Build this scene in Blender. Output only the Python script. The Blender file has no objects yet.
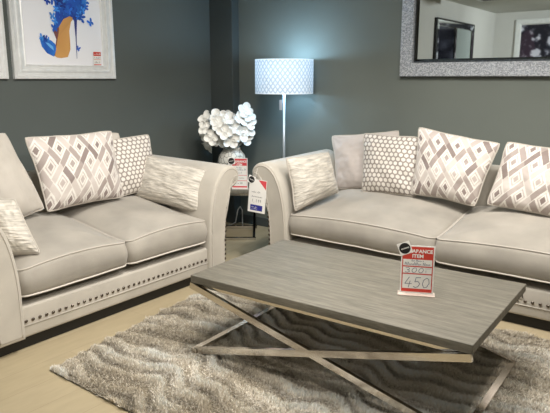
import bpy, bmesh, math, random
import numpy as np
from mathutils import Vector, Matrix, noise
random.seed(7); rng=np.random.default_rng(7)
C=bpy.context.scene.collection
PI=math.pi
def lin(c):
    return tuple(((v/255)/12.92 if v/255<=.04045 else ((v/255+.055)/1.055)**2.4) for v in c)
# ------------------------------------------------------------------ materials
def mat(name,rgb,rough=.8,metal=0,var=0.,vs=8.,bump=0.,bs=120.,sheen=0.,attr=False,coords='Object',stretch=(1,1,1),spec=.5,emit=None):
    m=bpy.data.materials.new(name);m.use_nodes=True
    nt=m.node_tree;N=nt.nodes;L=nt.links;b=N['Principled BSDF']
    b.inputs['Roughness'].default_value=rough;b.inputs['Metallic'].default_value=metal
    b.inputs['Specular IOR Level'].default_value=spec
    if sheen:
        b.inputs['Sheen Weight'].default_value=sheen;b.inputs['Sheen Roughness'].default_value=.45
    tc=N.new('ShaderNodeTexCoord');mp=N.new('ShaderNodeMapping');mp.inputs['Scale'].default_value=stretch
    L.new(tc.outputs[coords],mp.inputs['Vector'])
    col=lin(rgb)
    if attr:
        a=N.new('ShaderNodeAttribute');a.attribute_name='col';src=a.outputs['Color']
    else:
        r=N.new('ShaderNodeRGB');r.outputs[0].default_value=(*col,1);src=r.outputs[0]
    if var:
        n=N.new('ShaderNodeTexNoise');n.inputs['Scale'].default_value=vs;n.inputs['Detail'].default_value=5
        L.new(mp.outputs[0],n.inputs['Vector'])
        rr=N.new('ShaderNodeMapRange');rr.inputs[1].default_value=.3;rr.inputs[2].default_value=.7
        rr.inputs[3].default_value=1-var;rr.inputs[4].default_value=1+var
        L.new(n.outputs['Fac'],rr.inputs[0])
        mx=N.new('ShaderNodeVectorMath');mx.operation='SCALE'
        L.new(src,mx.inputs[0]);L.new(rr.outputs[0],mx.inputs['Scale']);src=mx.outputs[0]
    L.new(src,b.inputs['Base Color'])
    if bump:
        n2=N.new('ShaderNodeTexNoise');n2.inputs['Scale'].default_value=bs;n2.inputs['Detail'].default_value=4
        L.new(mp.outputs[0],n2.inputs['Vector'])
        bp=N.new('ShaderNodeBump');bp.inputs['Strength'].default_value=bump;bp.inputs['Distance'].default_value=.01
        L.new(n2.outputs['Fac'],bp.inputs['Height']);L.new(bp.outputs[0],b.inputs['Normal'])
    if emit:
        b.inputs['Emission Color'].default_value=(*lin(emit[0]),1);b.inputs['Emission Strength'].default_value=emit[1]
    return m
M={}
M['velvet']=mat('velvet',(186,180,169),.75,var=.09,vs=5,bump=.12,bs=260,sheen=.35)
M['velvet_seat_shaded']=mat('velvet_seat_shaded',(164,158,148),.75,var=.16,vs=4,bump=.1,bs=220,sheen=.35)  # same velvet darkened, shade of the seat tops put into the colour
M['piping']=mat('piping',(186,179,169),.7,sheen=.2)
M['piping_highlit']=mat('piping_highlit',(216,210,200),.7,sheen=.3)  # bottom piping lightened, its edge highlight put into the colour
M['plain']=mat('plain_velvet',(188,181,171),.75,var=.08,vs=7,bump=.15,bs=180,sheen=.4)
M['plain_r']=mat('plain_velvet_rosy',(184,175,169),.75,var=.08,vs=7,bump=.15,bs=180,sheen=.4)
M['pattern']=mat('pattern_cloth',(200,190,180),.6,attr=True,bump=.12,bs=200,sheen=.2)
M['crushed']=mat('crushed_velvet',(200,194,183),.42,var=.34,vs=8,bump=1.,bs=11,sheen=.5,coords='UV',stretch=(1.2,7,1))
M['nail']=mat('nail_metal',(120,112,104),.25,1)
M['black']=mat('black_paint',(14,13,12),.5)
M['chrome']=mat('chrome',(205,200,192),.12,1,var=.03,vs=3)
M['silver']=mat('silver_frame',(232,233,232),.32,.2,var=.06,vs=20)
M['white']=mat('white_card',(238,236,232),.6)
M['red']=mat('red_print',(205,62,48),.6)
M['pinkred']=mat('pink_red_print',(214,72,80),.6)
M['blackprint']=mat('black_print',(22,22,24),.5)
M['ink']=mat('ink',(105,112,132),.7)
M['inkgrey']=mat('ink_grey',(120,120,124),.7)
M['blue']=mat('blue_print',(44,48,140),.6)
M['clear']=mat('clear_acrylic',(205,190,180),.15)
M['art']=mat('art_print',(240,238,240),.55,attr=True)
M['galaxy']=mat('galaxy_print',(40,36,50),.3,attr=True)
M['petal']=mat('petal',(246,245,240),.6,var=.05,vs=30,sheen=.2)
M['stem']=mat('stem',(96,108,70),.7)
M['mirror']=mat('mirror_glass',(214,219,216),.015,1)
M['bevelmirror']=mat('bevel_mirror',(120,124,126),.08,1)
M['shadedchrome']=mat('shaded_chrome',(64,62,60),.12,1)  # chrome darkened, reflection of the dim corner put into the colour
M['darkedge']=mat('dark_edge',(18,18,20),.4)
M['pole']=mat('brushed_pole',(196,206,214),.3,.6)
M['tagcard']=mat('tag_card',(196,176,166),.7)
M['ceiling']=mat('ceiling_paint',(198,200,196),.9,var=.03,vs=3)
M['lightwall']=mat('light_wall_paint',(196,195,191),.9,var=.03,vs=2)
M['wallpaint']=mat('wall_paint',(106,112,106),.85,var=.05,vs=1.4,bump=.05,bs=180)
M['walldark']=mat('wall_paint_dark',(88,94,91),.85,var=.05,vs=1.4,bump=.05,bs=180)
M['columnpaint']=mat('column_paint',(70,76,75),.8,var=.06,vs=2)
M['cable']=mat('cable',(215,215,212),.5)
def crystal_mat():
    m=bpy.data.materials.new('crushed_crystal');m.use_nodes=True
    N=m.node_tree.nodes;L=m.node_tree.links;b=N['Principled BSDF']
    tc=N.new('ShaderNodeTexCoord');v=N.new('ShaderNodeTexVoronoi');v.inputs['Scale'].default_value=150
    L.new(tc.outputs['Object'],v.inputs['Vector'])
    sx=N.new('ShaderNodeSeparateColor');L.new(v.outputs['Color'],sx.inputs[0])
    cr=N.new('ShaderNodeValToRGB');e=cr.color_ramp.elements
    e[0].position=0;e[0].color=(*lin((150,154,160)),1);e[1].position=1;e[1].color=(*lin((226,230,236)),1)
    k=cr.color_ramp.elements.new(.6);k.color=(*lin((190,195,202)),1)
    L.new(sx.outputs[0],cr.inputs[0]);L.new(cr.outputs[0],b.inputs['Base Color'])
    b.inputs['Roughness'].default_value=.25;b.inputs['Metallic'].default_value=.35
    bp=N.new('ShaderNodeBump');bp.inputs['Strength'].default_value=.7;bp.inputs['Distance'].default_value=.01
    L.new(sx.outputs[1],bp.inputs['Height']);L.new(bp.outputs[0],b.inputs['Normal'])
    return m
M['crystal']=crystal_mat()
def wood_mat():
    m=bpy.data.materials.new('grey_wood');m.use_nodes=True
    N=m.node_tree.nodes;L=m.node_tree.links;b=N['Principled BSDF']
    tc=N.new('ShaderNodeTexCoord')
    def nz(scale,stretch,detail):
        mp=N.new('ShaderNodeMapping');mp.inputs['Scale'].default_value=stretch
        L.new(tc.outputs['Object'],mp.inputs['Vector'])
        n=N.new('ShaderNodeTexNoise');n.inputs['Scale'].default_value=scale;n.inputs['Detail'].default_value=detail
        n.inputs['Distortion'].default_value=.6
        L.new(mp.outputs[0],n.inputs['Vector']);return n
    a=nz(3.,(1.2,16,6),7);c=nz(14.,(1.,18,8),6)
    ad=N.new('ShaderNodeMath');ad.operation='MULTIPLY_ADD';ad.inputs[1].default_value=.5
    L.new(c.outputs['Fac'],ad.inputs[0])
    hf=N.new('ShaderNodeMath');hf.operation='MULTIPLY';hf.inputs[1].default_value=.5
    L.new(a.outputs['Fac'],hf.inputs[0]);L.new(hf.outputs[0],ad.inputs[2])
    cr=N.new('ShaderNodeValToRGB');e=cr.color_ramp.elements
    e[0].position=.36;e[0].color=(*lin((94,91,81)),1);e[1].position=.66;e[1].color=(*lin((134,129,117)),1)
    k=e.new(.5);k.color=(*lin((113,109,98)),1)
    L.new(ad.outputs[0],cr.inputs[0]);L.new(cr.outputs[0],b.inputs['Base Color'])
    b.inputs['Roughness'].default_value=.55
    bp=N.new('ShaderNodeBump');bp.inputs['Strength'].default_value=.25;bp.inputs['Distance'].default_value=.004
    L.new(ad.outputs[0],bp.inputs['Height']);L.new(bp.outputs[0],b.inputs['Normal'])
    return m
M['wood']=wood_mat()
def floor_mat():
    m=bpy.data.materials.new('vinyl_floor');m.use_nodes=True
    N=m.node_tree.nodes;L=m.node_tree.links;b=N['Principled BSDF']
    tc=N.new('ShaderNodeTexCoord')
    mp=N.new('ShaderNodeMapping');mp.inputs['Rotation'].default_value=(0,0,math.radians(90))
    L.new(tc.outputs['Object'],mp.inputs['Vector'])
    br=N.new('ShaderNodeTexBrick');br.inputs['Scale'].default_value=1.
    br.inputs['Brick Width'].default_value=1.2;br.inputs['Row Height'].default_value=.2
    br.inputs['Mortar Size'].default_value=.0015;br.inputs['Color1'].default_value=(*lin((178,164,135)),1)
    br.inputs['Color2'].default_value=(*lin((173,159,130)),1);br.inputs['Mortar'].default_value=(*lin((158,143,118)),1)
    L.new(mp.outputs[0],br.inputs['Vector'])
    n=N.new('ShaderNodeTexNoise');n.inputs['Scale'].default_value=6;n.inputs['Detail'].default_value=6
    m2=N.new('ShaderNodeMapping');m2.inputs['Scale'].default_value=(5,1,1)
    L.new(tc.outputs['Object'],m2.inputs['Vector']);L.new(m2.outputs[0],n.inputs['Vector'])
    rr=N.new('ShaderNodeMapRange');rr.inputs[1].default_value=.3;rr.inputs[2].default_value=.7;rr.inputs[3].default_value=.95;rr.inputs[4].default_value=1.05
    L.new(n.outputs['Fac'],rr.inputs[0])
    sc=N.new('ShaderNodeVectorMath');sc.operation='SCALE';L.new(br.outputs['Color'],sc.inputs[0]);L.new(rr.outputs[0],sc.inputs['Scale'])
    L.new(sc.outputs[0],b.inputs['Base Color']);b.inputs['Roughness'].default_value=.5
    b.inputs['Specular IOR Level'].default_value=.3
    return m
M['floor']=floor_mat()
def vase_mat():
    m=bpy.data.materials.new('crackle_ceramic');m.use_nodes=True
    N=m.node_tree.nodes;L=m.node_tree.links;b=N['Principled BSDF']
    tc=N.new('ShaderNodeTexCoord');v=N.new('ShaderNodeTexVoronoi');v.feature='DISTANCE_TO_EDGE';v.inputs['Scale'].default_value=24
    L.new(tc.outputs['Object'],v.inputs['Vector'])
    cr=N.new('ShaderNodeValToRGB');e=cr.color_ramp.elements
    e[0].position=.0;e[0].color=(*lin((90,88,86)),1);e[1].position=.07;e[1].color=(*lin((222,220,212)),1)
    L.new(v.outputs['Distance'],cr.inputs[0]);L.new(cr.outputs[0],b.inputs['Base Color']);b.inputs['Roughness'].default_value=.25
    return m
M['vase']=vase_mat()
def shade_mat():
    m=bpy.data.materials.new('quilted_shade');m.use_nodes=True
    N=m.node_tree.nodes;L=m.node_tree.links;b=N['Principled BSDF'];o=N['Material Output']
    a=N.new('ShaderNodeAttribute');a.attribute_name='col'
    L.new(a.outputs['Color'],b.inputs['Base Color']);b.inputs['Roughness'].default_value=.7
    t=N.new('ShaderNodeBsdfTranslucent');L.new(a.outputs['Color'],t.inputs['Color'])
    mx=N.new('ShaderNodeMixShader');mx.inputs[0].default_value=.13
    L.new(b.outputs[0],mx.inputs[1]);L.new(t.outputs[0],mx.inputs[2]);L.new(mx.outputs[0],o.inputs['Surface'])
    return m
M['shade']=shade_mat()
# ------------------------------------------------------------------ object helpers
def tag(o,label=None,cat=None,group=None,kind=None):
    if label:o['label']=label
    if cat:o['category']=cat
    if group:o['group']=group
    if kind:o['kind']=kind
    return o
def empty(name,loc,rz=0,label=None,cat=None,group=None):
    o=bpy.data.objects.new(name,None);C.objects.link(o);o.location=loc;o.rotation_euler=(0,0,rz)
    o.empty_display_size=.1
    return tag(o,label,cat,group)
def link(name,me,m,parent=None,loc=(0,0,0),smooth=True):
    o=bpy.data.objects.new(name,me);C.objects.link(o);o.location=loc
    for x in (m if isinstance(m,(list,tuple)) else [m]):me.materials.append(x)
    if smooth and len(me.polygons):me.polygons.foreach_set('use_smooth',[True]*len(me.polygons))
    if parent:o.parent=parent
    return o
def mk(name,V,F,m,parent=None,loc=(0,0,0),smooth=True,mi=None):
    me=bpy.data.meshes.new(name);me.from_pydata([tuple(v) for v in V],[],F);me.validate()
    o=link(name,me,m,parent,loc,smooth)
    if mi:me.polygons.foreach_set('material_index',mi)
    b=bmesh.new();b.from_mesh(me);bmesh.ops.recalc_face_normals(b,faces=b.faces);b.to_mesh(me);b.free()
    return o
class MB:
    def __init__(s):s.V=[];s.F=[];s.I=[]
    def add(s,V,F,mi=0):
        n=len(s.V);s.V+=[tuple(v) for v in V];s.F+=[tuple(i+n for i in f) for f in F];s.I+=[mi]*len(F);return s
    def box(s,a,b,mi=0,bev=0.0):
        x0,y0,z0=a;x1,y1,z1=b
        bm=bmesh.new()
        bmesh.ops.create_cube(bm,size=1)
        for v in bm.verts:
            v.co=Vector(((x0+x1)/2+v.co.x*(x1-x0),(y0+y1)/2+v.co.y*(y1-y0),(z0+z1)/2+v.co.z*(z1-z0)))
        if bev:bmesh.ops.bevel(bm,geom=list(bm.edges),offset=bev,segments=3,profile=.5,affect='EDGES')
        bm.verts.index_update()
        s.add([v.co.copy() for v in bm.verts],[[v.index for v in f.verts] for f in bm.faces],mi);bm.free();return s
    def tube(s,pts,r,n=8,closed=False,mi=0):
        P=[Vector(p) for p in pts];k=len(P);V=[];F=[]
        up=Vector((0,0,1))
        for i in range(k):
            if closed:t=P[(i+1)%k]-P[i-1]
            else:t=P[min(i+1,k-1)]-P[max(i-1,0)]
            t.normalize()
            a=up.cross(t)
            if a.length<.05:a=Vector((1,0,0)).cross(t)
            a.normalize();b=t.cross(a)
            rr=r[i] if isinstance(r,(list,tuple)) else r
            for j in range(n):
                q=2*PI*j/n;V.append(P[i]+a*math.cos(q)*rr+b*math.sin(q)*rr)
        for i in range(k if closed else k-1):
            for j in range(n):
                i2=(i+1)%k;F.append((i*n+j,i*n+(j+1)%n,i2*n+(j+1)%n,i2*n+j))
        if not closed:
            F.append(tuple(range(n))[::-1]);F.append(tuple((k-1)*n+j for j in range(n)))
        return s.add(V,F,mi)
    def bar(s,p,q,w,h,side=Vector((0,1,0)),mi=0):
        p=Vector(p);q=Vector(q);t=(q-p).normalized();a=side.normalized();b=t.cross(a).normalized()
        V=[];
        for c in (p,q):
            for i,j in ((-1,-1),(1,-1),(1,1),(-1,1)):V.append(c+a*w/2*i+b*h/2*j)
        return s.add(V,[(0,1,2,3),(7,6,5,4),(0,4,5,1),(1,5,6,2),(2,6,7,3),(3,7,4,0)],mi)
    def lathe(s,prof,n=48,mi=0):
        V=[];F=[];k=len(prof)
        for r,z in prof:
            for j in range(n):
                q=2*PI*j/n;V.append((r*math.cos(q),r*math.sin(q),z))
        for i in range(k-1):
            for j in range(n):F.append((i*n+j,i*n+(j+1)%n,(i+1)*n+(j+1)%n,(i+1)*n+j))
        return s.add(V,F,mi)
    def poly(s,pts,y,mi=0):      # flat polygon in the xz plane
        return s.add([(p[0],y,p[1]) for p in pts],[tuple(range(len(pts)))],mi)
    def build(s,name,m,parent=None,loc=(0,0,0),smooth=False):
        return mk(name,s.V,s.F,m,parent,loc,smooth,s.I if isinstance(m,(list,tuple)) else None)
def setcol(o,cols):
    a=o.data.color_attributes.new('col','FLOAT_COLOR','POINT')
    arr=np.ones((len(o.data.vertices),4),np.float32);arr[:,:3]=np.array(cols,np.float32)[:, :3];a.data.foreach_set('color',arr.ravel())
def autosmooth(o,ang=40):
    me=o.data;me.polygons.foreach_set('use_smooth',[True]*len(me.polygons))
    try:me.set_sharp_from_angle(angle=math.radians(ang))
    except Exception:pass
def text(s,size,m,parent,loc,name='lettering',rz=0,roll=0,sx=1.0,extr=.0002,align='CENTER',bold=0):
    cu=bpy.data.curves.new('txt','FONT');cu.body=s;cu.size=size;cu.align_x=align;cu.align_y='CENTER';cu.extrude=extr;cu.offset=bold
    t=bpy.data.objects.new('txt',cu);C.objects.link(t)
    dg=bpy.context.evaluated_depsgraph_get();me=bpy.data.meshes.new_from_object(t.evaluated_get(dg))
    bpy.data.objects.remove(t);bpy.data.curves.remove(cu)
    me.transform(Matrix.Rotation(PI/2,4,'X')@Matrix.Rotation(roll,4,'Z')@Matrix.Diagonal((sx,1,1,1)));me.name=name
    me.materials.clear()
    return link(name,me,m,parent,loc,False)
def strokes(paths,w,y,mi=0,mb=None):
    mb=mb or MB()
    for p in paths:
        for i in range(len(p)-1):
            a=Vector((p[i][0],0,p[i][1]));b=Vector((p[i+1][0],0,p[i+1][1]));t=b-a
            if t.length<1e-6:continue
            t.normalize();n=Vector((-t.z,0,t.x))*w/2;t*=w*.3
            mb.add([(q.x,y,q.z) for q in (a-n-t,b-n+t,b+n+t,a+n-t)],[(0,1,2,3)],mi)
    return mb
# ------------------------------------------------------------------ setting
XW,YW=-4.33,4.75;XR=4.2;YB=-4.15;ZC=2.86
def struct(name,mb,m,smooth=False):
    o=mb.build(name,m,None,(0,0,0),smooth);o['kind']='structure';return o
struct('floor',MB().box((XW-.1,YB-.1,-.1),(XR+.1,YW+.1,0)),M['floor'])
struct('ceiling',MB().box((XW-.1,YB-.1,ZC),(XR+.1,YW+.1,ZC+.1)),M['ceiling'])
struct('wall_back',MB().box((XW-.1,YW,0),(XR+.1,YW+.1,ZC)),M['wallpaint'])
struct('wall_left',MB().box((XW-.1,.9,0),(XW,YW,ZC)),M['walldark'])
struct('wall_left_rear',MB().box((XW-.1,YB,0),(XW,.9,ZC)),M['lightwall'])
struct('wall_front',MB().box((XW-.1,YB-.1,0),(XR+.1,YB,ZC)),M['lightwall'])
struct('wall_right',MB().box((XR,YB,0),(XR+.1,YW,ZC)),M['lightwall'])
struct('trim_1',MB().box((XW,4.645,0),(-4.03,YW,ZC),bev=.006),M['columnpaint'])
struct('baseboard_back',MB().box((-4.03,YW-.015,0),(XR,YW,.09),bev=.003),M['columnpaint'])
struct('baseboard_left',MB().box((XW,.9,0),(XW+.015,4.645,.09),bev=.003),M['columnpaint'])
# ------------------------------------------------------------------ sofa
def arm_profile():
    ctrl=[(0,.078),(0,.30),(.004,.42),(.02,.55),(.05,.67),(.095,.765),(.15,.825),(.21,.852),(.27,.852),(.32,.825),(.345,.78),(.338,.73),(.30,.695),(.255,.675),(.228,.63),(.205,.54),(.188,.42),(.178,.28),(.172,.078)]
    out=[]
    n=len(ctrl)
    for i in range(n-1):
        p0=ctrl[max(i-1,0)];p1=ctrl[i];p2=ctrl[i+1];p3=ctrl[min(i+2,n-1)]
        for k in range(4):
            t=k/4
            out.append(tuple(.5*(2*p1[j]+(p2[j]-p0[j])*t+(2*p0[j]-5*p1[j]+4*p2[j]-p3[j])*t*t+(3*p1[j]-p0[j]-3*p2[j]+p3[j])*t**3) for j in (0,1)))
    out.append(ctrl[-1]);return out
PROF=arm_profile()
def offset_profile(P,d):
    n=len(P);o=[]
    for i in range(n):
        a=Vector(P[i-1]) ;b=Vector(P[(i+1)%n]);p=Vector(P[i])
        e1=(p-a).normalized() if (p-a).length>1e-9 else Vector((1,0));e2=(b-p).normalized() if (b-p).length>1e-9 else e1
        # profile runs up the inner face then over and down the outer: interior is on the right-hand side
        n1=Vector((e1.y,-e1.x));n2=Vector((e2.y,-e2.x));m=(n1+n2)
        if m.length<1e-6:m=n1
        m.normalize();k=1/max(.5,m.dot(n1));q=p+m*d*k;o.append((q.x,q.y))
    return o
def stud_mesh():
    bm=bmesh.new();bmesh.ops.create_uvsphere(bm,u_segments=10,v_segments=6,radius=.0105)
    for v in bm.verts:v.co.y*=.6
    me=bpy.data.meshes.new('nailhead');bm.to_mesh(me);bm.free();me.materials.append(M['nail'])
    me.polygons.foreach_set('use_smooth',[True]*len(me.polygons));return me
STUD=stud_mesh()
def stud(parent,p):
    o=bpy.data.objects.new('nailhead',STUD);C.objects.link(o);o.parent=parent;o.location=p
def rrect(a,b,r,n=10):
    P=[]
    for cx,cy,s in ((a-r,b-r,0),(-a+r,b-r,1),(-a+r,-b+r,2),(a-r,-b+r,3)):
        for k in range(n+1):
            q=PI/2*(s+k/n);P.append((cx+r*math.cos(q),cy+r*math.sin(q)))
    # subdivide the straight runs
    out=[]
    for i in range(len(P)):
        p=P[i];q=P[(i+1)%len(P)];L=math.hypot(q[0]-p[0],q[1]-p[1]);k=max(1,int(L/.03))
        for j in range(k):out.append((p[0]+(q[0]-p[0])*j/k,p[1]+(q[1]-p[1])*j/k))
    return out
def seat_cushion(parent,x0,x1,y0,y1,z0,zt,seed,m):
    a=(x1-x0)/2;b=(y1-y0)/2;cx=(x0+x1)/2;cy=(y0+y1)/2
    O=rrect(a,b,.055);n=len(O);V=[];F=[];rings=[]
    def front(y):               # 0 at the front edge, 1 at the back
        t=min(1,max(0,(y+b)/(2*b)));return t*t*(3-2*t)
    def edge(p):
        mid=1-(p[0]/a)**2
        return zt-.012+.028*mid+.085*front(p[1])
    S=[0.02]+[i/13 for i in range(1,14)]
    for s in S:
        r=[]
        for p in O:
            q=(p[0]*s,p[1]*s)
            z=edge(p)*s**2+(zt+.012+.085*front(q[1]))*(1-s**2)+.058*(1-s**2.6)
            z+=.006*noise.noise(Vector((q[0]*5+seed*9,q[1]*5,seed)))*(1-s*s)*2
            r.append((cx+q[0],cy+q[1],z))
        rings.append(r)
    for t in (.15,.35,.5,.65,.85,1.):
        r=[]
        for p in O:
            ze=edge(p);zb=z0+.006*noise.noise(Vector((p[0]*4,p[1]*4,seed+3)))
            bul=.022*math.sin(PI*t)
            L=math.hypot(*p);k=1+bul/max(L,.1)
            nx=p[0]/a;ny=p[1]/b;w=.022*math.sin(PI*t)
            r.append((cx+p[0]+(w*.25 if abs(nx)>.9 else 0)*(1 if nx>0 else -1),cy+p[1]-(w if ny<-.9 else 0),ze+(zb-ze)*t))
        rings.append(r)
    for s in (.9,.5,.05):rings.append([(cx+p[0]*s,cy+p[1]*s,z0) for p in O])
    for r in rings:V+=r
    R=len(rings)
    for i in range(R-1):
        for j in range(n):F.append((i*n+j,i*n+(j+1)%n,(i+1)*n+(j+1)%n,(i+1)*n+j))
    F.append(tuple(range(n)));F.append(tuple((R-1)*n+j for j in range(n)))
    c=mk('seat_cushion',V,F,m,parent)
    e=rings[len(S)-1];MB().tube(e,.0055,8,True).build('piping',M['piping'],c,smooth=True)
    e=rings[len(S)+5];MB().tube(e,.0060,8,True).build('piping',M['piping_highlit'],c,smooth=True)
    return c
def sofa(loc,rz,W,n_cush,label,cush_edges,nail_pitch):
    t=empty('sofa',loc,rz,label,'sofa')
    D=.95
    rail=MB().box((-.005,.0,.074),(W+.005,.70,.260),bev=.016).build('seat_rail',M['velvet'],t);autosmooth(rail)
    MB().tube([(0,-.001,.145),(W*.5,-.003,.145),(W,-.001,.145)],.004,6).build('piping',M['velvet'],rail,smooth=True)
    MB().box((.0,.72,.20),(W,.79,.262)).box((-.15,.035,.004),(W+.15,.90,.073)).build('shade_filler',M['black'],t)  # black filler added so the gap below the sofa reads as deep shade
    k=int(W/nail_pitch)
    for i in range(k):stud(rail,((i+.5)*W/k,-.003,.172))
    for s in (0,1):
        P=[(-p[0],p[1]) if s==0 else (W+p[0],p[1]) for p in PROF]
        IN=offset_profile(PROF,.012);IN=[(-p[0],p[1]) if s==0 else (W+p[0],p[1]) for p in IN]
        n=len(P);V=[];F=[]
        ys=[(-.03,IN),(-.024,[( (a[0]+b[0])/2*.4+b[0]*.6 if False else a[0]*.35+b[0]*.65,a[1]*.35+b[1]*.65) for a,b in zip(IN,P)]),(-.012,P),(.25,P),(.5,P),(.75,P),(D-.03,P),(D,IN)]
        for y,Q in ys:
            for q in Q:V.append((q[0],y,q[1]+(0.018*max(0,y)/D if q[1]>.5 else 0)))
        for i in range(len(ys)-1):
            for j in range(n):F.append((i*n+j,i*n+(j+1)%n,(i+1)*n+(j+1)%n,(i+1)*n+j))
        F.append(tuple(range(n)));F.append(tuple((len(ys)-1)*n+j for j in range(n)))
        arm=mk('arm',V,F,M['velvet'],t);autosmooth(arm,50)
        Q=offset_profile(PROF,.026);Q=[(-p[0],p[1]) if s==0 else (W+p[0],p[1]) for p in Q]
        V=[(q[0],-.034,q[1]) for q in Q]+[(q[0],-.026,q[1]) for q in Q];F=[tuple(range(n))]+[(j,(j+1)%n,n+(j+1)%n,n+j) for j in range(n)]
        pan=mk('arm_front_panel',V,F,M['velvet'],arm,smooth=False)
        Q2=offset_profile(PROF,.024);Q2=[(-p[0],p[1]) if s==0 else (W+p[0],p[1]) for p in Q2]
        MB().tube([(q[0],-.033,q[1]) for q in Q2],.0045,6).build('piping',M['piping'],arm,smooth=True)
        pl=MB()
        for qi in range(40,66,3):
            q=Q[qi];c=(-.255,.755) if s==0 else (W+.255,.755)
            pl.tube([(c[0]+(q[0]-c[0])*f,-.0325-.003*math.sin(PI*f),c[1]+(q[1]-c[1])*f) for f in (.15,.4,.7,.97)],[.001,.0035,.005,.003],6)
        pl.build('pleats',M['velvet'],arm,smooth=True)
        # nails follow the outer edge of the arm front
        run=offset_profile(PROF,.010)[52:];run=[(-p[0],p[1]) if s==0 else (W+p[0],p[1]) for p in run][::-1]
        acc=0;nxt=.02
        for i in range(len(run)-1):
            a=Vector(run[i]);b=Vector(run[i+1]);L=(b-a).length
            while acc+L>=nxt:
                q=a.lerp(b,(nxt-acc)/L);stud(arm,(q.x,-.031,q.y));nxt+=.036
            acc+=L
    V=[];F=[]
    back=MB().box((0.0,.80,.06),(W,D,.86),bev=.035).build('backrest',M['velvet'],t);autosmooth(back)
    for i in range(n_cush):
        seat_cushion(t,cush_edges[i]+.003,cush_edges[i+1]-.003,-.012,.785,.318,.480,i+W,M['velvet_seat_shaded'])
    for x in (-.10,W+.10):
        for y in (.07,D-.07):
            mb=MB()
            V=[];r0=.03;r1=.042
            for z,r in ((0,r0),(.079,r1)):
                V+=[(x-r,y-r,z),(x+r,y-r,z),(x+r,y+r,z),(x-r,y+r,z)]
            mb.add(V,[(0,1,2,3),(4,5,6,7),(0,1,5,4),(1,2,6,5),(2,3,7,6),(3,0,4,7)])
            mb.build('leg',M['black'],t)
    return t
sofa((-3.0,1.65,0),PI/2,1.49,2,'two-seat grey velvet studded sofa along the left wall, below the framed shoe print',[0,.75,1.49],.042)
sofa((-2.63,3.67,0),0,2.36,2,'long grey velvet studded sofa along the far wall, below the crystal-framed mirror',[0,1.18,2.36],.043)
# ------------------------------------------------------------------ pillows
def pillow(quad,front,m,label,tf=.075,tb=.05,c=.05,n=64,colfn=None,wr=.0062,pip=True,seed=0,group=None,crease=0):
    TL,TR,BR,BL=[Vector(q) for q in quad]
    base=(BL+BR)/2
    nrm=((TR-TL)+(BR-BL)).cross((BL-TL)+(BR-TR)).normalized()
    if nrm.dot(Vector(front))<0:nrm=-nrm
    wid=((TR-TL).length+(BR-BL).length)/2;hei=((BL-TL).length+(BR-TR).length)/2
    def pos(u,v):
        wu=.016*noise.noise(Vector((seed*5.1+u*.3,v*2.3,1.)))*abs(u)**3;wv=.016*noise.noise(Vector((u*2.3,seed*3.3+v*.3,5.)))*abs(v)**3
        rc=.045*(abs(u)*abs(v))**7
        u2=u*(1-c*(1-v*v)-rc+wu);v2=v*(1-c*(1-u*u)-rc+wv)
        s=(u2+1)/2;t=(v2+1)/2
        return (BL*(1-s)+BR*s)*(1-t)+(TL*(1-s)+TR*s)*t-base
    V=[];F=[];cols=[];uv=[]
    def shape(u,v):return max(0,(1-abs(u)**2.2)*(1-abs(v)**2.2))**.52
    for side,th in ((1,tf),(-1,tb)):
        for j in range(n+1):
            for i in range(n+1):
                u=-1+2*i/n;v=-1+2*j/n
                h=shape(u,v)
                w=wr*noise.noise(Vector((u*2.2+seed*3,v*2.2,seed*1.7+side)))*2.2
                w+=wr*.6*noise.noise(Vector((u*6+seed,v*6+seed,side)))
                # creases radiating from the corners
                rr=min(math.hypot(abs(u)-1,abs(v)-1),1.2)
                ang=math.atan2(1-abs(v),1-abs(u));w+=wr*.8*math.sin(ang*9+seed)*max(0,1-rr/.8)
                if crease:w-=crease*math.exp(-((u+.55+.25*v)/.12)**2)*(1-v*v)
                k=th*(1.22 if side>0 else 1.)*h*(1-.22*v)+w*min(1,h*1.6)
                V.append(pos(u,v)+nrm*side*max(k,0.0));uv.append((u*wid/2,v*hei/2))
                if colfn:cols.append(lin(colfn(u*wid/2,v*hei/2)))
    N=(n+1)**2
    for b in (0,N):
        for j in range(n):
            for i in range(n):
                a=b+j*(n+1)+i;F.append((a,a+1,a+n+2,a+n+1))
    me=bpy.data.meshes.new('pillow');me.from_pydata([tuple(v) for v in V],[],F)
    o=link('pillow',me,m,None,base)
    ul=me.uv_layers.new(name='UVMap')
    li=np.empty(len(me.loops),np.int32);me.loops.foreach_get('vertex_index',li);ul.data.foreach_set('uv',np.array(uv,np.float32)[li].ravel())
    if colfn:setcol(o,cols)
    bm=bmesh.new();bm.from_mesh(me);bmesh.ops.remove_doubles(bm,verts=bm.verts,dist=.00005);bmesh.ops.recalc_face_normals(bm,faces=bm.faces);bm.to_mesh(me);bm.free()
    me.polygons.foreach_set('use_smooth',[True]*len(me.polygons))
    tag(o,label,'pillow','scatter pillows on the '+('two-seat' if 'two-seat' in label else 'long')+' sofa')
    if pip:
        e=[(-1+2*i/24,-1) for i in range(24)]+[(1,-1+2*i/24) for i in range(24)]+[(1-2*i/24,1) for i in range(24)]+[(-1,1-2*i/24) for i in range(24)]
        MB().tube([pos(*p) for p in e],.0062,7,True).build('piping',M['piping'],o,smooth=True)
    return o
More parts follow.
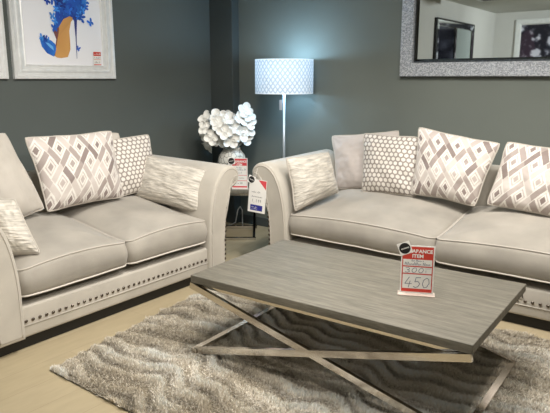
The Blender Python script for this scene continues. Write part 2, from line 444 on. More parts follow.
def geo(px,py,sh,seed):
    W_=(221,216,209);A=(158,146,140);B=(196,187,180);Dk=(132,118,113);G=(180,169,163)
    def f(x,y):
        x=x+sh*y
        a=x/px+y/py+.13*seed;b=x/px-y/py+.37*seed
        ia,ib=math.floor(a),math.floor(b);fa=a-ia;fb=b-ib
        da=min(fa,1-fa);db=min(fb,1-fb);ra=round(a);rb=round(b)
        def rib(d,q,o):
            if d>.155:return W_
            return ((A,Dk,B)[(q+o)%3] if q%2 else (G,B,A)[(o+2*q)%3])
        ina=da<.19;inb=db<.19
        if ina and inb:return rib(da,ra,ib) if (ra+rb)%2 else rib(db,rb+1,ia)
        if ina:return rib(da,ra,ib)
        if inb:return rib(db,rb+1,ia)
        m=min(da,db)
        if m<.25:return W_
        if m<.31:return G if da<db else B
        if m<.37:return W_
        return (A,Dk,G)[(ia+2*ib)%3]
    return f
def hexdots(p):
    def f(x,y):
        best=9
        r=y/(p*.866);j0=round(r)
        for j in (j0-1,j0,j0+1):
            ox=.5*p*(j%2);i0=round((x-ox)/p)
            for i in (i0-1,i0,i0+1):
                dx=x-(i*p+ox);dy=y-j*p*.866
                best=min(best,max(abs(dx),abs(.5*dx+.866*dy),abs(.5*dx-.866*dy)))
        return (216,210,202) if best<p*.36 else (138,129,122)
    return f
pillow([(-3.72,1.62,1.10),(-3.662,2.02,1.165),(-3.516,2.165,.66),(-3.435,1.74,.60)],(1,0,.3),M['plain'],'plain taupe velvet pillow, large, in the left corner of the two-seat sofa',tf=.09,seed=1,crease=.006)
pillow([(-3.36,1.60,.85),(-3.195,1.782,.827),(-3.048,1.824,.520),(-3.20,1.64,.510)],(.7,-.6,.3),M['crushed'],'small crushed velvet pillow tucked against the near arm of the two-seat sofa',tf=.065,tb=.07,seed=2)
pillow([(-3.678,2.146,1.123),(-3.677,2.859,1.121),(-3.51,2.812,.638),(-3.509,2.168,.634)],(1,0,.3),M['pattern'],'diamond-patterned mauve and white pillow on the two-seat sofa',colfn=geo(.155,.25,-.25,1),n=170,seed=3,c=.07)
pillow([(-3.80,2.42,1.105),(-3.80,3.02,1.085),(-3.66,2.96,.65),(-3.66,2.40,.65)],(1,0,.3),M['plain'],'plain taupe velvet pillow mostly hidden behind the diamond-patterned pillow on the two-seat sofa',tf=.05,tb=.04,seed=4)
pillow([(-3.77,2.76,1.045),(-3.692,3.229,1.063),(-3.60,3.22,.63),(-3.60,2.80,.62)],(1,-.2,.3),M['pattern'],'honeycomb dotted grey and white pillow on the two-seat sofa',colfn=hexdots(.040),n=170,tf=.055,seed=5)
pillow([(-3.616,3.133,.91),(-3.113,3.277,.82),(-3.094,3.17,.505),(-3.652,3.003,.59)],(.35,-1,.35),M['crushed'],'oblong crushed velvet pillow leaning on the far arm of the two-seat sofa',tf=.07,tb=.03,seed=6)
pillow([(-2.667,3.678,.905),(-2.531,4.076,.922),(-2.444,4.099,.603),(-2.571,3.66,.500)],(1,-.35,.25),M['crushed'],'crushed velvet pillow leaning on the left arm of the long sofa',tf=.075,tb=.04,seed=7,c=.06)
pillow([(-2.75,4.461,1.012),(-2.124,4.496,1.089),(-2.047,4.335,.605),(-2.602,4.318,.575)],(0,-1,.3),M['plain_r'],'plain taupe velvet pillow at the back of the long sofa, behind the honeycomb one',tf=.06,tb=.035,seed=8,c=.06)
pillow([(-2.385,4.365,1.063),(-1.895,4.36,1.058),(-1.823,4.21,.617),(-2.297,4.205,.603)],(0,-1,.3),M['pattern'],'honeycomb dotted grey and white pillow on the long sofa',colfn=hexdots(.042),n=170,tf=.06,tb=.03,seed=9)
pillow([(-1.9,4.34,1.141),(-1.256,4.31,1.054),(-1.361,4.155,.608),(-1.863,4.17,.645)],(0,-1,.3),M['pattern'],'diamond-patterned white and mauve pillow at the middle of the long sofa, beside the honeycomb one',colfn=geo(.15,.225,.22,2),n=170,seed=10,c=.07)
pillow([(-1.226,4.30,1.071),(-.687,4.288,1.035),(-.714,4.135,.595),(-1.29,4.15,.638)],(0,-1,.3),M['pattern'],'diamond-patterned white and mauve pillow on the long sofa, cut off by the photo edge',colfn=geo(.155,.235,-.2,3),n=170,seed=11,c=.06)
# ------------------------------------------------------------------ tables
def x_table(name,loc,rz,w,d,z,label,zf,thick=.04,leg='chrome'):
    t=empty(name,loc,rz,label,'table')
    a=w/2;b=d/2
    top=MB().box((-a,-b,z-thick),(a,b,z),bev=.003).build('tabletop',M['wood'],t);autosmooth(top,30)
    zt=z-thick
    fr=MB()
    for s in (-1,1):
        fr.box((-a+.02,s*(b-.03)-.012,zt-.022),(a-.02,s*(b-.03)+.012,zt-.0005))
        fr.box((s*(a-.032)-.012,-b+.042,zt-.022),(s*(a-.032)+.012,b-.042,zt-.0005))
    fr.build('top_frame',M['chrome'],t)
    xe=a-.022
    for s in (-1,1):
        y=-b+.002 if s<0 else b-.055
        mb=MB()
        mb.bar((-xe-.02,y,zt-.012),(xe+.0,y,zf+.012),.022,.034)
        mb.bar((xe+.02,y,zt-.012),(-xe-.0,y,zf+.012),.0215,.034)
        mb.build('cross_leg',M[leg],t)
    for s in (-1,1):
        MB().box((s*xe-.017,-b-.016,zf),(s*xe+.017,b-.045,zf+.026)).build('floor_bar',M['chrome'],t)
    return t
x_table('coffee_table',(-1.488,2.678,0),math.radians(2.),1.528,.895,.455,'long coffee table with grey wooden top on crossed chrome legs, standing on the shaggy rug',.010,.042)
x_table('end_table',(-3.80,4.30,0),math.radians(127),.5,.5,.485,'small square end table with chrome legs in the corner between the two sofas',.0,.035,'shadedchrome')
# ------------------------------------------------------------------ rug
def rug():
    corner=[Vector((-2.68,1.60)),Vector((-.10,1.56)),Vector((-.12,3.58)),Vector((-2.93,3.42))]
    def P(s,t):return (corner[0]*(1-s)+corner[1]*s)*(1-t)+(corner[3]*(1-s)+corner[2]*s)*t
    n=40;V=[];F=[]
    for z in (.001,.008):
        for j in range(n+1):
            for i in range(n+1):
                p=P(i/n,j/n);V.append((p.x,p.y,z))
    N=(n+1)**2
    for j in range(n):
        for i in range(n):
            a=j*(n+1)+i;F.append((N+a,N+a+1,N+a+n+2,N+a+n+1));F.append((a,a+n+1,a+n+2,a+1))
    o=mk('rug',V,F,mat('rug_backing',(150,141,124),.95),smooth=False)
    tag(o,'beige and taupe shaggy rug with carved wavy ridges under the coffee table','rug')
    K=330000
    s=rng.random(K);t=rng.random(K)
    c=[np.array(q) for q in corner]
    xy=((c[0][None]*(1-s)[:,None]+c[1][None]*s[:,None])*(1-t)[:,None]+(c[3][None]*(1-s)[:,None]+c[2][None]*s[:,None])*t[:,None])
    x=xy[:,0];y=xy[:,1]
    def wob(k,ph):return np.sin(x*k+ph+1.3*np.sin(y*2.1+ph))
    w=.060*wob(3.1,.4)+.040*wob(7.3,1.9)+.024*wob(15,.7)+.016*wob(23,2.7)+.05*np.sin(x*1.7+y*3.)
    ph=(y+w+.10*x)/.12
    r=.5+.5*np.cos(2*PI*ph)
    side=np.sin(2*PI*ph)
    # where ridges break up
    br=np.clip(.5+.8*np.sin(x*8.+3*np.sin(y*6.))*np.sin(y*7.5+2*np.sin(x*5.)),0,1)
    hgt=.008+.021*np.clip(r*(.3+.85*br),0,1)**.8
    ridge_shade=np.clip(.35+.65*r+.12*side,0,1)  # lit ridge tops and shaded flanks painted into the pile
    patch=np.clip(.5+.9*np.sin(x*4.3+2.*np.sin(y*3.7+1))*np.sin(y*5.9+1.7*np.sin(x*3.3)),0,1)
    dark=np.array(lin((136,126,110)));mid=np.array(lin((210,201,184)));light=np.array(lin((247,242,233)))
    q=np.clip((.3+.7*ridge_shade)*.45+(ridge_shade*br)*.25+patch*.40+rng.normal(0,.14,K),0,1)[:,None]
    col=np.where(q<.5,dark+(mid-dark)*q*2,mid+(light-mid)*(q*2-1))
    groove_shade=np.maximum(np.clip(r*2.0,0,1),.85*(1-br))
    col=np.minimum(col*1.15*(.54+.46*groove_shade)[:,None],.97)  # shade in the grooves painted into the pile colour
    # blades
    ang=rng.random(K)*2*PI;wd=.0035+.002*rng.random(K);h=hgt*(.75+.5*rng.random(K))
    lean=rng.normal(0,.008,(K,2));lean[:,1]-=side*.010*.8;lean[:,0]+=.003
    dx=np.cos(ang)*wd;dy=np.sin(ang)*wd
    V=np.empty((K,3,3),np.float32)
    V[:,0]=np.stack([x-dx,y-dy,np.full(K,.006)],1);V[:,1]=np.stack([x+dx,y+dy,np.full(K,.006)],1)
    V[:,2]=np.stack([x+lean[:,0],y+lean[:,1],.006+h],1)
    me=bpy.data.meshes.new('pile')
    me.vertices.add(K*3);me.vertices.foreach_set('co',V.ravel())
    me.loops.add(K*3);me.loops.foreach_set('vertex_index',np.arange(K*3,dtype=np.int32))
    me.polygons.add(K);me.polygons.foreach_set('loop_start',np.arange(0,K*3,3,dtype=np.int32));me.polygons.foreach_set('loop_total',np.full(K,3,np.int32))
    me.update()
    p=link('pile',me,mat('rug_pile',(180,170,150),.9,attr=True,spec=.1),o,smooth=False)
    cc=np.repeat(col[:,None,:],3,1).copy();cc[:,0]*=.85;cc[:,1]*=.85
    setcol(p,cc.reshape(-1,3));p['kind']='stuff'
rug()
# ------------------------------------------------------------------ signs
def sticker(parent,x,z,s,roll,y):
    c=MB();R=Matrix.Rotation(roll,2)
    q=[R@Vector(p) for p in ((-s/2,-s/2),(s/2,-s/2),(s/2,s/2),(-s/2,s/2))]
    c.add([(x+p.x,y,z+p.y) for p in q]+[(x+p.x,y+.001,z+p.y) for p in q],[(0,1,2,3),(7,6,5,4),(0,1,5,4),(1,2,6,5),(2,3,7,6),(3,0,4,7)],0)
    c.add([(x+s*.44*math.cos(2*PI*i/32),y-.0005,z+s*.44*math.sin(2*PI*i/32)) for i in range(32)],[tuple(range(32))],1)
    st=c.build('sticker',[M['white'],M['blackprint']],parent)
    pth=[]
    for k in (-.28,-.19,-.10,-.01,.08,.17,.26):
        pth.append([(k*s,-.05*s),(k*s+.02*s,.05*s),(k*s+.05*s,-.05*s),(k*s+.06*s,.045*s)])
    pth=[[(x+(R@Vector(p)).x,z+(R@Vector(p)).y) for p in q] for q in pth]
    strokes(pth,s*.022,y-.001).build('lettering',M['white'],st)
    st['label']='white square sticker with a black disc'
    return st
DIG={'4':[[(.45,1),(.05,.35),(.8,.35)],[(.6,.62),(.5,0)]],'5':[[(.75,1),(.25,.98),(.18,.55),(.5,.62),(.75,.4),(.6,.1),(.3,0),(.08,.1)]],
'0':[[(.45,1),(.15,.75),(.08,.35),(.3,.02),(.6,.1),(.8,.5),(.7,.88),(.45,1)]],'3':[[(.1,.9),(.45,1),(.72,.8),(.6,.58),(.35,.52),(.68,.42),(.75,.18),(.45,0),(.08,.1)]],
'1':[[(.3,.8),(.5,1),(.45,0)]],'9':[[(.75,.75),(.45,.55),(.2,.7),(.35,1),(.7,.9),(.72,.6),(.55,0)]],',':[[(.3,.05),(.2,-.15)]]}
def digits(s,x,z,w,h,step,slant=.12):
    out=[]
    for i,ch in enumerate(s):
        for p in DIG[ch]:out.append([(x+i*step+(a+slant*b)*w,z+b*h) for a,b in p])
    return out
def scribble(x0,x1,z,h,seed):
    r=random.Random(seed);p=[];out=[];x=x0
    while x<x1:
        up=h if r.random()<.3 else h*.5
        p+=[(x,z),(x+h*.18,z+up),(x+h*.38,z+h*.05)];x+=h*.5
        if r.random()<.18:out.append(p);p=[];x+=h*.4
    if p:out.append(p)
    return out
def clearance(name,loc,rz,w,h,label,red,stick,foot=True,lines=('300','450')):
    t=empty(name,loc,rz,label,'sign')
    z0=.004
    c=MB().box((-w/2,-.0015,z0),(w/2,.0015,z0+h))
    y=-.002
    def R(x0,zz0,x1,zz1,mi):c.poly([(x0*w-w/2,z0+zz0*h),(x1*w-w/2,z0+zz0*h),(x1*w-w/2,z0+zz1*h),(x0*w-w/2,z0+zz1*h)],y if mi==1 else y-.0004,mi)
    R(.04,.03,.96,.98,1)
    for a,b in (((.10,.40),(.425,.555),(.58,.715)) if lines else ((.08,.25),(.265,.43),(.445,.75))):R(.07 if lines else .05,a,.93 if lines else .95,b,0)
    if lines:R(.66,.425,.68,.555,1)
    cd=c.build('card',[M['white'],red],t)
    text('CLEARANCE',h*.098,M['white'],cd,(0.0,y-.001,z0+h*.885),sx=1.05*w/.16*.24/h,bold=.0009)
    text('ITEM',h*.098,M['white'],cd,(0,y-.001,z0+h*.785),sx=1.1*w/.16*.24/h,bold=.0009)
    mb=MB()
    strokes(scribble(-w*.18,w*.15,z0+h*.672,h*.045,3),.0013,y-.001,mb=mb)
    strokes(scribble(-w*.38,w*.38,z0+h*.597,h*.06,8),.0016,y-.001,mb=mb)
    mb.build('handwriting',M['ink'],cd)
    if not lines:
        strokes(scribble(-w*.3,w*.2,z0+h*.50,h*.05,21),.0014,y-.001).build('handwriting',M['inkgrey'],cd)
        strokes(scribble(-w*.3,w*.3,z0+h*.33,h*.06,22),.0018,y-.001).build('handwriting',M['inkgrey'],cd)
        strokes(scribble(-w*.3,w*.15,z0+h*.15,h*.06,23),.0018,y-.001).build('handwriting',M['inkgrey'],cd)
    else:
      mb=MB()
      strokes(digits(lines[0],-w*.38,z0+h*.437,w*.19,h*.105,w*.20),.0024,y-.001,mb=mb)
      strokes([[(w*.23,z0+h*.53),(w*.40,z0+h*.535)],[(w*.26,z0+h*.5),(w*.26,z0+h*.45)]],.0016,y-.001,mb=mb)
      mb.build('handwriting',M['ink'],cd)
      strokes(digits(lines[1],-w*.38,z0+h*.125,w*.27,h*.215,w*.26),.003,y-.001).build('handwriting',M['ink'],cd)
    st=sticker(t,*stick,y-.003)
    if foot:
        MB().box((-w*.56,-.035,0),(w*.56,.028,.004),bev=.001).build('stand_base',M['clear'],t)
    return t
clearance('price_sign',(-1.135,2.665,.4555),math.radians(25),.160,.243,'red and white clearance sign with handwritten prices standing on the coffee table',M['red'],(-.064,.232,.062,math.radians(22)))
clearance('price_sign',(-3.590,4.216,.4855),math.radians(33),.150,.285,'pink and white clearance sign in front of the vase on the end table',M['pinkred'],(-.075,.262,.066,math.radians(8)),lines=None)
def swing():
    t=empty('price_tag',(-2.900,3.600,.462),math.radians(12),'white price tag with blue panel hanging on the left arm of the long sofa','tag')
    w,h=.150,.265
    R=Matrix.Rotation(math.radians(4),4,'Y')
    c=MB().box((-w/2,-.001,0),(w/2,.001,h));y=-.0016
    c.poly([(w*.02,h*.985),(w/2*.96,h*.985),(w/2*.96,h*.72)],y,1)
    c.poly([(-w*.36,h*.06),(w*.34,h*.06),(w*.34,h*.23),(-w*.36,h*.23)],y,2)
    cd=c.build('card',[M['white'],M['pinkred'],M['blue']],t)
    mb=MB();strokes(digits('1,199',-w*.30,h*.31,w*.10,h*.09,w*.115,0),.0022,y-.0006,mb=mb)
    strokes(scribble(-w*.34,w*.2,h*.60,h*.05,5),.0014,y-.0006,mb=mb);strokes(scribble(-w*.34,w*.3,h*.47,h*.035,6),.0012,y-.0006,mb=mb)
    mb.build('print',M['inkgrey'],cd)
    mb=strokes(scribble(-w*.30,w*.05,h*.15,h*.03,5),.0012,y-.0006);strokes(scribble(-w*.30,w*.05,h*.10,h*.03,15),.0012,y-.0006,mb=mb);mb.build('lettering',M['white'],cd)
    sticker(t,-.058,.258,.060,math.radians(-15),y-.002)
    MB().tube([(-.03,0.0,h-.01),(-.03,.010,h+.03),(-.03,.03,h+.08)],.0012,5).build('cord',M['white'],t)
    t.rotation_euler=(0,math.radians(5),math.radians(12))
swing()
# ------------------------------------------------------------------ vase and flowers
vx,vy,vz=-3.78,4.33,.4855
v=MB().lathe([(0.001,0),(.075,0),(.085,.01),(.115,.08),(.135,.16),(.138,.23),(.125,.29),(.095,.33),(.08,.345),(.082,.365),(.075,.368),(.07,.345),(.06,.30),(.001,.28)],64).build('vase',M['vase'],None,(vx,vy,vz),True)
tag(v,'white crackle-patterned ceramic vase on the end table holding white flowers','vase')
def flowers():
    t=empty('flower_bouquet',(vx,vy,vz+.31),0,'bunch of large white artificial blossoms in the crackle-patterned vase','flowers')
    # one flower: five cupped round petals
    mb=MB()
    for k in range(4):
        a=2*PI*k/4;R=Matrix.Rotation(a,4,'Z')@Matrix.Rotation(math.radians(-16+8*(k%2)),4,'Y')
        V=[];F=[];n=14
        rings=(0,.35,.7,1.)
        for r in rings:
            for i in range(n):
                q=2*PI*i/n
                x=.046+.042*r*math.cos(q);y=.040*r*math.sin(q);z=.020*r*r+.004*math.sin(3*q)*r
                V.append(R@Vector((x,y,z)))
        for j in range(3):
            for i in range(n):F.append((j*n+i,j*n+(i+1)%n,(j+1)*n+(i+1)%n,(j+1)*n+i))
        mb.add(V,F)
    first=mb.build('flower',M['petal'],t,smooth=True)
    c0=Vector((-.065,-.048,.215));r=random.Random(4)
    spots=[]
    for i in range(38):
        z=1-2*(i+.5)/38;a=i*2.39996
        q=math.sqrt(1-z*z);d=Vector((q*math.cos(a),q*math.sin(a),z))
        if d.z<-.8:continue
        k=.115+.095*r.random()
        spots.append((c0+Vector((d.x*k*1.05,d.y*k*1.05,d.z*k*.95)),d))
    # the loose sprig on the right-hand side
    rt=Vector((.8,.6,0))*.85
    for s,z in ((.17,.40),(.205,.35),(.215,.28),(.20,.21),(.17,.14)):
        spots.append((Vector((0,0,z))+rt*s-rt*.02,Vector((.5,-.2,.3))))
    for i,(p,d) in enumerate(spots):
        o=first if i==0 else first.copy()
        if i:C.objects.link(o);o.parent=t
        o.location=p;dd=(d+Vector((.25,-.35,.1))).normalized()
        o.rotation_euler=(dd.to_track_quat('Z','Y')@Matrix.Rotation(r.random()*6,3,'Z').to_quaternion()).to_euler()
        s=.85+.25*r.random();o.scale=(s,s,s)
    st=MB()
    for p,d in spots[::2]:
        st.tube([(0,0,-.05),(p.x*.2,p.y*.2,p.z*.4),tuple(p*.9)],.003,5)
    st.build('stems',M['stem'],t,smooth=True)
flowers()
# ------------------------------------------------------------------ floor lamp
def lamp():
    t=empty('floor_lamp',(-3.25,4.45,0),0,'floor lamp with white quilted drum shade behind the long sofa','lamp')
    MB().lathe([(.001,0),(.13,0),(.132,.012),(.12,.02),(.02,.028),(.001,.03)],48).build('base',M['pole'],t,smooth=True)
    MB().tube([(0,0,.02),(0,0,1.50)],.0115,14).build('pole',M['pole'],t,smooth=True)
    n=360;k=60;V=[];F=[];cols=[];z0,z1,R=1.362,1.662,.258
    for j in range(k+1):
        for i in range(n):
            q=2*PI*i/n;s=q*R;z=z0+(z1-z0)*j/k
            p=2*PI*R/38
            a=(s/p*1.0+z/.056);b=(s/p*1.0-z/.056)
            d=min(abs(a-round(a)),abs(b-round(b)))
            puff=.004*min(1,d*4)
            V.append(((R+puff)*math.cos(q),(R+puff)*math.sin(q),z))
            edge=j<2 or j>k-2
            cols.append(lin((236,238,240) if d>.15 else (186,196,208)) if not edge else lin((240,242,244)))
    for j in range(k):
        for i in range(n):F.append((j*n+i,j*n+(i+1)%n,(j+1)*n+(i+1)%n,(j+1)*n+i))
    # period must close: n*p along the circumference
    sh=mk('lamp_shade',V,F,M['shade'],t);setcol(sh,cols)
    MB().tube([(-R,0,1.50),(0,0,1.50),(R,0,1.50)],.003,6).tube([(0,-R,1.50),(0,R,1.50)],.003,6).build('shade_ring',M['pole'],t)
    MB().lathe([(.001,1.50),(.018,1.50),(.02,1.53),(.03,1.565),(.028,1.59),(.001,1.605)],20).build('bulb',mat('bulb',(240,245,255),.3,emit=((215,232,255),3.)),t,smooth=True)
    MB().box((-.042,-.016,1.215),(-.010,-.0135,1.305),bev=.001).build('hang_tag',M['tagcard'],t)
    return t
lamp()
for e,z,(r_) in ((13,1.64,0),(5,1.385,0)):
    l=bpy.data.lights.new('lamp_light','POINT');l.energy=e;l.color=(.46,.74,1.);l.shadow_soft_size=.05
    o=bpy.data.objects.new('lamp_light',l);C.objects.link(o);o.location=(-3.25,4.45,z)
# ------------------------------------------------------------------ pictures
def frame_mesh(w,h,prof,name,m,parent,smooth=False):
    # prof: (inset, depth) pairs going inward from the outer back edge; x right, z up, face -y
    V=[];F=[];k=len(prof)
    for i,d in prof:
        V+=[(-w/2+i,-d,i),(w/2-i,-d,i),(w/2-i,-d,h-i),(-w/2+i,-d,h-i)]
    for r in range(k-1):
        for j in range(4):F.append((r*4+j,r*4+(j+1)%4,(r+1)*4+(j+1)%4,(r+1)*4+j))
    return mk(name,V,F,m,parent,smooth=smooth)
FP=[(0,0),(0,.028),(.004,.034),(.022,.034),(.030,.026),(.048,.024),(.056,.030),(.066,.030),(.072,.020),(.094,.016),(.104,.020),(.110,.014),(.112,.004)]
def butterfly(mb,cols,x,z,s,rot,c,y):
    wing=[(0,0),(.12,.5),(.55,.95),(.95,.85),(.85,.35),(.45,.08),(.75,-.2),(.7,-.6),(.35,-.75),(.08,-.35)]
    for sg in (-1,1):
        P=[]
        for a,b in wing:
            a=a*sg*.8;P.append((x+s*(a*math.cos(rot)-b*math.sin(rot)),z+s*(a*math.sin(rot)+b*math.cos(rot))))
        mb.poly(P,y);k=.8+.4*random.random();cols+=[tuple(min(1,v*k) for v in lin(c))]*len(P)
def picture(y0,y1,z0,z1,label,content):
    t=empty('framed_picture',(XW+.001,(y0+y1)/2,z0),PI/2,label,'picture')
    w=y1-y0;h=z1-z0
    frame_mesh(w,h,FP,'frame',M['silver'],t)
    mb=MB();cols=[]
    a=w/2-.108
    mb.poly([(-a,.108),(a,.108),(a,h-.108),(-a,h-.108)],-.006);cols+=[lin((240,240,244))]*4
    cy=(y0+y1)/2
    if content:
        def pl(pts,c,d,c2=None):
            P=[(p[0]-cy,p[1]-z0) for p in pts]
            mb.poly(P,-d)
            for q in range(len(P)):cols.append(lin(c if not c2 or q%3 else c2))
        blues=[(24,70,170),(38,110,210),(20,48,130),(60,140,225),(30,90,190)]
        up=[(2.874,1.798),(2.851,1.859),(2.882,2.0),(2.88,2.091),(2.90,2.25),(3.0,2.36),(3.10,2.34),(3.17,2.2),(3.174,2.056),(3.115,1.979),(3.055,1.959),(3.02,1.987),(2.951,1.956),(2.904,1.893)]
        pl(up,(30,88,185),.0066,(26,60,150))
        pl([(3.047,1.969),(3.02,1.985),(3.07,1.99),(3.078,1.971),(3.062,1.824),(3.054,1.654),(3.050,1.654),(3.052,1.824)],(44,54,130),.0068)
        sole=[(3.02,1.987),(2.951,1.956),(2.904,1.893),(2.874,1.798),(2.844,1.672),(2.87,1.658),(2.907,1.655),(2.968,1.665),(2.996,1.725),(2.998,1.788),(2.997,1.868),(3.018,1.94),(3.047,1.969)]
        pl(sole,(214,160,92),.007,(200,146,80))
        pl([(2.851,1.859),(2.874,1.798),(2.844,1.672),(2.852,1.672),(2.884,1.80),(2.905,1.87),(2.905,1.893)],(120,70,70),.0073)
        toe=[(2.730,1.812),(2.733,1.777),(2.742,1.739),(2.783,1.689),(2.842,1.665),(2.866,1.72),(2.862,1.76),(2.830,1.785),(2.80,1.800),(2.765,1.808)]
        pl(toe,(36,120,215),.0074,(22,84,180))
        pl([(2.775,1.77),(2.80,1.768),(2.84,1.74),(2.845,1.71),(2.81,1.735)],(110,180,240),.0077)
        r=random.Random(2)
        for i in range(110):
            x=2.86+.31*r.random();z=1.97+.40*r.random()
            if (x-3.02)**2/.026+(z-2.15)**2/.05>1.05:continue
            butterfly(mb,cols,x-cy,z-z0,.026+.016*r.random(),r.random()*6,r.choice(blues),-(.0078+.00004*i))
        for x,z,s in ((2.862,1.88,.035),(2.85,1.97,.032),(2.872,1.93,.03),(2.745,1.805,.03),(2.775,1.80,.026),(2.80,1.79,.022),(3.202,1.945,.036),(3.066,1.732,.024),(2.817,2.077,.032),(3.155,2.11,.034),(3.24,2.18,.03),(2.80,2.25,.034),(3.05,2.45,.034),(2.90,2.42,.03)):
            butterfly(mb,cols,x-cy,z-z0,s,r.random()*1.2-.6,r.choice(blues),-.0125)
    pr=mk('art_print',mb.V,mb.F,M['art'],t,smooth=False)
    setcol(pr,cols)
    if content:
        lb=MB()
        def Rc(a0,b0,a1,b1,mi,d):lb.poly([(a0-cy,b0-z0),(a1-cy,b0-z0),(a1-cy,b1-z0),(a0-cy,b1-z0)],-d,mi)
        Rc(3.207,1.603,3.285,1.715,0,.014);Rc(3.209,1.680,3.283,1.713,1,.0145);Rc(3.209,1.606,3.283,1.613,1,.0145);Rc(3.212,1.650,3.28,1.653,1,.0145)
        L=lb.build('price_label',[M['white'],M['red']],t)
        strokes(scribble(3.214-cy,3.275-cy,1.660-z0,.012,4),.0015,-.015).build('print',M['inkgrey'],L)
        strokes(scribble(3.218-cy,3.27-cy,1.622-z0,.016,9),.0015,-.015).build('print',M['inkgrey'],L)
        strokes(scribble(3.217-cy,3.274-cy,1.690-z0,.014,12),.002,-.015).build('print',M['white'],L)
    return t
picture(2.487,3.418,1.492,2.68,'framed print of a blue butterfly high-heeled shoe on the left wall',True)
picture(1.50,2.440,1.492,2.68,'white framed picture cut off by the left edge of the photo',False)
# ------------------------------------------------------------------ wall mirror
def wall_mirror(loc,rz,w,h,label,fw=.135):
    t=empty('wall_mirror',loc,rz,label,'mirror')
    frame_mesh(w,h,[(0,0),(0,.045),(.006,.050),(fw-.03,.050),(fw-.026,.044),(fw-.024,.020)],'frame',M['crystal'],t)
    frame_mesh(w,h,[(.0,.0),(-.004,.0),(-.004,.036),(.001,.036)],'shadow_edge',M['darkedge'],t)  # dark strip standing in for the shadow line around the frame
    frame_mesh(w,h,[(fw-.025,.022),(fw-.012,.030),(fw+.004,.010)],'bevel_strip',M['bevelmirror'],t)
    a=fw+.002
    MB().poly([(-w/2+a,a),(w/2-a,a),(w/2-a,h-a),(-w/2+a,h-a)],-.0105).build('mirror_glass',M['mirror'],t)
    return t
wall_mirror((-1.35,YW-.001,1.512),0,1.80,.98,'wide wall mirror with sparkling crystal frame above the long sofa')
# things across the room that the mirror shows
def plain_mirror():
    t=empty('wall_mirror',(XW+.001,-1.83,.9),PI/2,'half dark, half pale mirrored panel on the pale wall, reflected in the crystal-framed mirror','mirror')
    w,h=1.9,1.63
    frame_mesh(w,h,[(0,0),(0,.05),(.02,.055),(.03,.05)],'frame',M['darkedge'],t)
    frame_mesh(w,h,[(.03,.05),(.12,.045),(.13,.03)],'bevel_strip',M['mirror'],t)
    MB().poly([(0,.12),(w/2-.12,.12),(w/2-.12,h-.12),(0,h-.12)],-.028).build('mirror_panel',mat('smoked_mirror',(60,66,84),.12,1),t)
    MB().poly([(-w/2+.12,.12),(0,.12),(0,h-.12),(-w/2+.12,h-.12)],-.028).build('pale_panel',mat('pale_panel',(150,160,158),.3),t)
    MB().box((-.03,-.045,.12),(.03,-.027,h-.12)).build('divider',M['chrome'],t)
plain_mirror()
def galaxy():
    t=empty('framed_picture',(-3.0,YB+.001,1.30),PI,'silver framed dark picture with pale swirls, seen reflected in the right of the crystal-framed mirror','picture')
    w,h=1.75,1.40
    frame_mesh(w,h,[(0,0),(0,.04),(.02,.05),(.09,.045),(.11,.02),(.115,.008)],'frame',M['silver'],t)
    n=90;V=[];F=[];cols=[]
    a=w/2-.11;b=h/2-.11
    for j in range(n+1):
        for i in range(n+1):
            u=-1+2*i/n;v=-1+2*j/n;V.append((u*a,-.010,h/2+v*b))
            s=noise.fractal(Vector((u*2.6,v*2.2,4.)),1.,2.,5);p=noise.noise(Vector((u*1.8,v*1.5,9.)))
            k=max(0,min(1,(abs(s)*2.6-.35)));c0=(28,27,38) if p<.25 else (58,44,58)
            cols.append(lin(tuple(c0[q]+((205,205,218)[q]-c0[q])*k*k for q in range(3))))
    for j in range(n):
        for i in range(n):q=j*(n+1)+i;F.append((q,q+1,q+n+2,q+n+1))
    p=mk('art_print',V,F,M['galaxy'],t,smooth=False);setcol(p,cols)
galaxy()
def chandelier():
    t=empty('chandelier',(-2.0,.45,ZC-.42),0,'silver crystal ceiling light, seen reflected at the top right of the crystal-framed mirror','ceiling light')
    MB().lathe([(.001,.42),(.07,.42),(.07,.40),(.012,.385),(.012,.20),(.001,.20)],24).build('canopy',M['chrome'],t,smooth=True)
    r=random.Random(3);mb=MB()
    for i in range(46):
        a=r.random()*2*PI;e=r.uniform(-.7,.9);L=.15+.14*r.random();d=Vector((math.cos(a)*math.cos(e),math.sin(a)*math.cos(e),math.sin(e)*.6))
        c=Vector((0,0,.20));mb.tube([c,c+d*L*.5+Vector((0,0,.02)),c+d*L],[.006,.008,.003],6)
    mb.build('crystal_spray',mat('crystal_rod',(170,172,200),.15,.7),t)
    t.rotation_euler=(0,0,.3)
chandelier()
t=empty('ceiling_unit',(-3.43,-1.0,ZC-.085),0,'white square ceiling unit, seen reflected near the top of the crystal-framed mirror','ceiling unit')
b=MB().box((-.24,-.24,0),(.24,.24,.084),bev=.012).build('housing',mat('unit_white',(226,230,236),.4),t)
MB().box((-.16,-.16,-.004),(.16,.16,.0),bev=.001).build('grille',M['inkgrey'],t)
t=empty('ceiling_spotlight',(-2.86,-1.1,ZC-.10),0,'black ceiling spotlight box, seen reflected at the top of the crystal-framed mirror','spotlight')
MB().box((-.16,-.07,0),(.16,.07,.099),bev=.008).build('housing',M['black'],t)
MB().lathe([(.001,-.004),(.045,-.004),(.05,.0)],24).build('lens',mat('lens',(200,200,205),.2),t)
# white cable loop on the floor in the corner
cb=MB().tube([(-4.02,4.52,.004),(-3.98,4.60,.03),(-3.965,4.62,.16),(-3.945,4.635,.20),(-3.92,4.64,.16),(-3.91,4.63,.03),(-3.86,4.58,.004),(-3.74,4.66,.004)],.006,8).build('cable',M['cable'],None,smooth=True)
tag(cb,'white cable looped up from the floor in the dark corner behind the end table','cable')
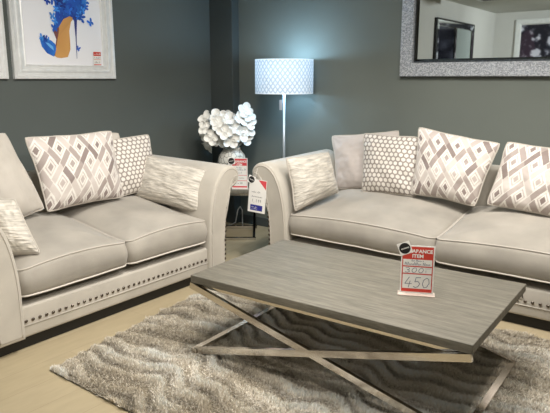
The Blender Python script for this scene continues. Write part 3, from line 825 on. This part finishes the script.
# ------------------------------------------------------------------ light
def area(loc,size,e,col=(1,.95,.88),rot=(0,0,0)):
    l=bpy.data.lights.new('area','AREA');l.shape='SQUARE';l.size=size;l.energy=e;l.color=col
    o=bpy.data.objects.new('ceiling_fill',l);C.objects.link(o);o.location=loc;o.rotation_euler=rot  # added soft fill below the ceiling, not a fixture
def spot(loc,e,target=None,ang=110,col=(1,.94,.86),r=.09):
    l=bpy.data.lights.new('spot','SPOT');l.energy=e;l.spot_size=math.radians(ang);l.spot_blend=.6;l.shadow_soft_size=r;l.color=col
    o=bpy.data.objects.new('downlight_and_fill',l);C.objects.link(o);o.location=loc  # ceiling downlights, plus aimed fill spots added without fixtures
    if target:
        d=Vector(target)-Vector(loc);o.rotation_euler=d.to_track_quat('-Z','Y').to_euler()
area((-1.5,2.5,2.82),1.5,44,(1,.97,.93))
area((1.6,-1.0,2.82),2.6,15,(1,.97,.93))
spot((-1.75,2.6,2.8),128,(-1.75,2.7,0),130)
spot((-.3,2.95,2.8),138,(-.9,2.85,0),130)
spot((1.0,2.0,2.75),215,(-3.1,2.5,.55),42)
spot((-1.3,1.1,2.8),75,(-2.3,2.9,.5),100)  # added frontal fill towards the long sofa
spot((-2.0,2.4,2.75),62,(-3.5,4.6,1.0),46,r=.05)
spot((-1.8,2.0,2.8),85,(-4.3,2.9,1.8),60)  # added spot to whiten the shoe print and its frame
spot((-.6,2.9,2.8),70,(-.7,4.75,1.5),80)
spot((-.8,-1.8,2.8),340,(-4.3,-1.6,1.6),110,(.95,.99,1))  # added to brighten the rear left wall in the mirror
spot((-1.2,-1.8,2.8),270,(-2.8,-4.15,1.6),110,(.95,.99,1))  # added to brighten the wall behind the camera in the mirror
w=bpy.data.worlds.new('world');bpy.context.scene.world=w;w.use_nodes=True
w.node_tree.nodes['Background'].inputs[0].default_value=(.8,.85,.9,1);w.node_tree.nodes['Background'].inputs[1].default_value=.3
# ------------------------------------------------------------------ camera
cam=bpy.data.cameras.new('camera');cam.sensor_fit='HORIZONTAL';cam.sensor_width=36;cam.lens=36*600/550;cam.clip_start=.05
co=bpy.data.objects.new('camera',cam);C.objects.link(co);co.location=(0,0,1.5)
co.rotation_euler=(math.radians(90)-math.atan((206.5-78)/600),0,math.radians(37))
sc=bpy.context.scene;sc.camera=co
sc.view_settings.view_transform='Standard';sc.view_settings.look='None';sc.view_settings.exposure=0.0;sc.view_settings.gamma=1.0
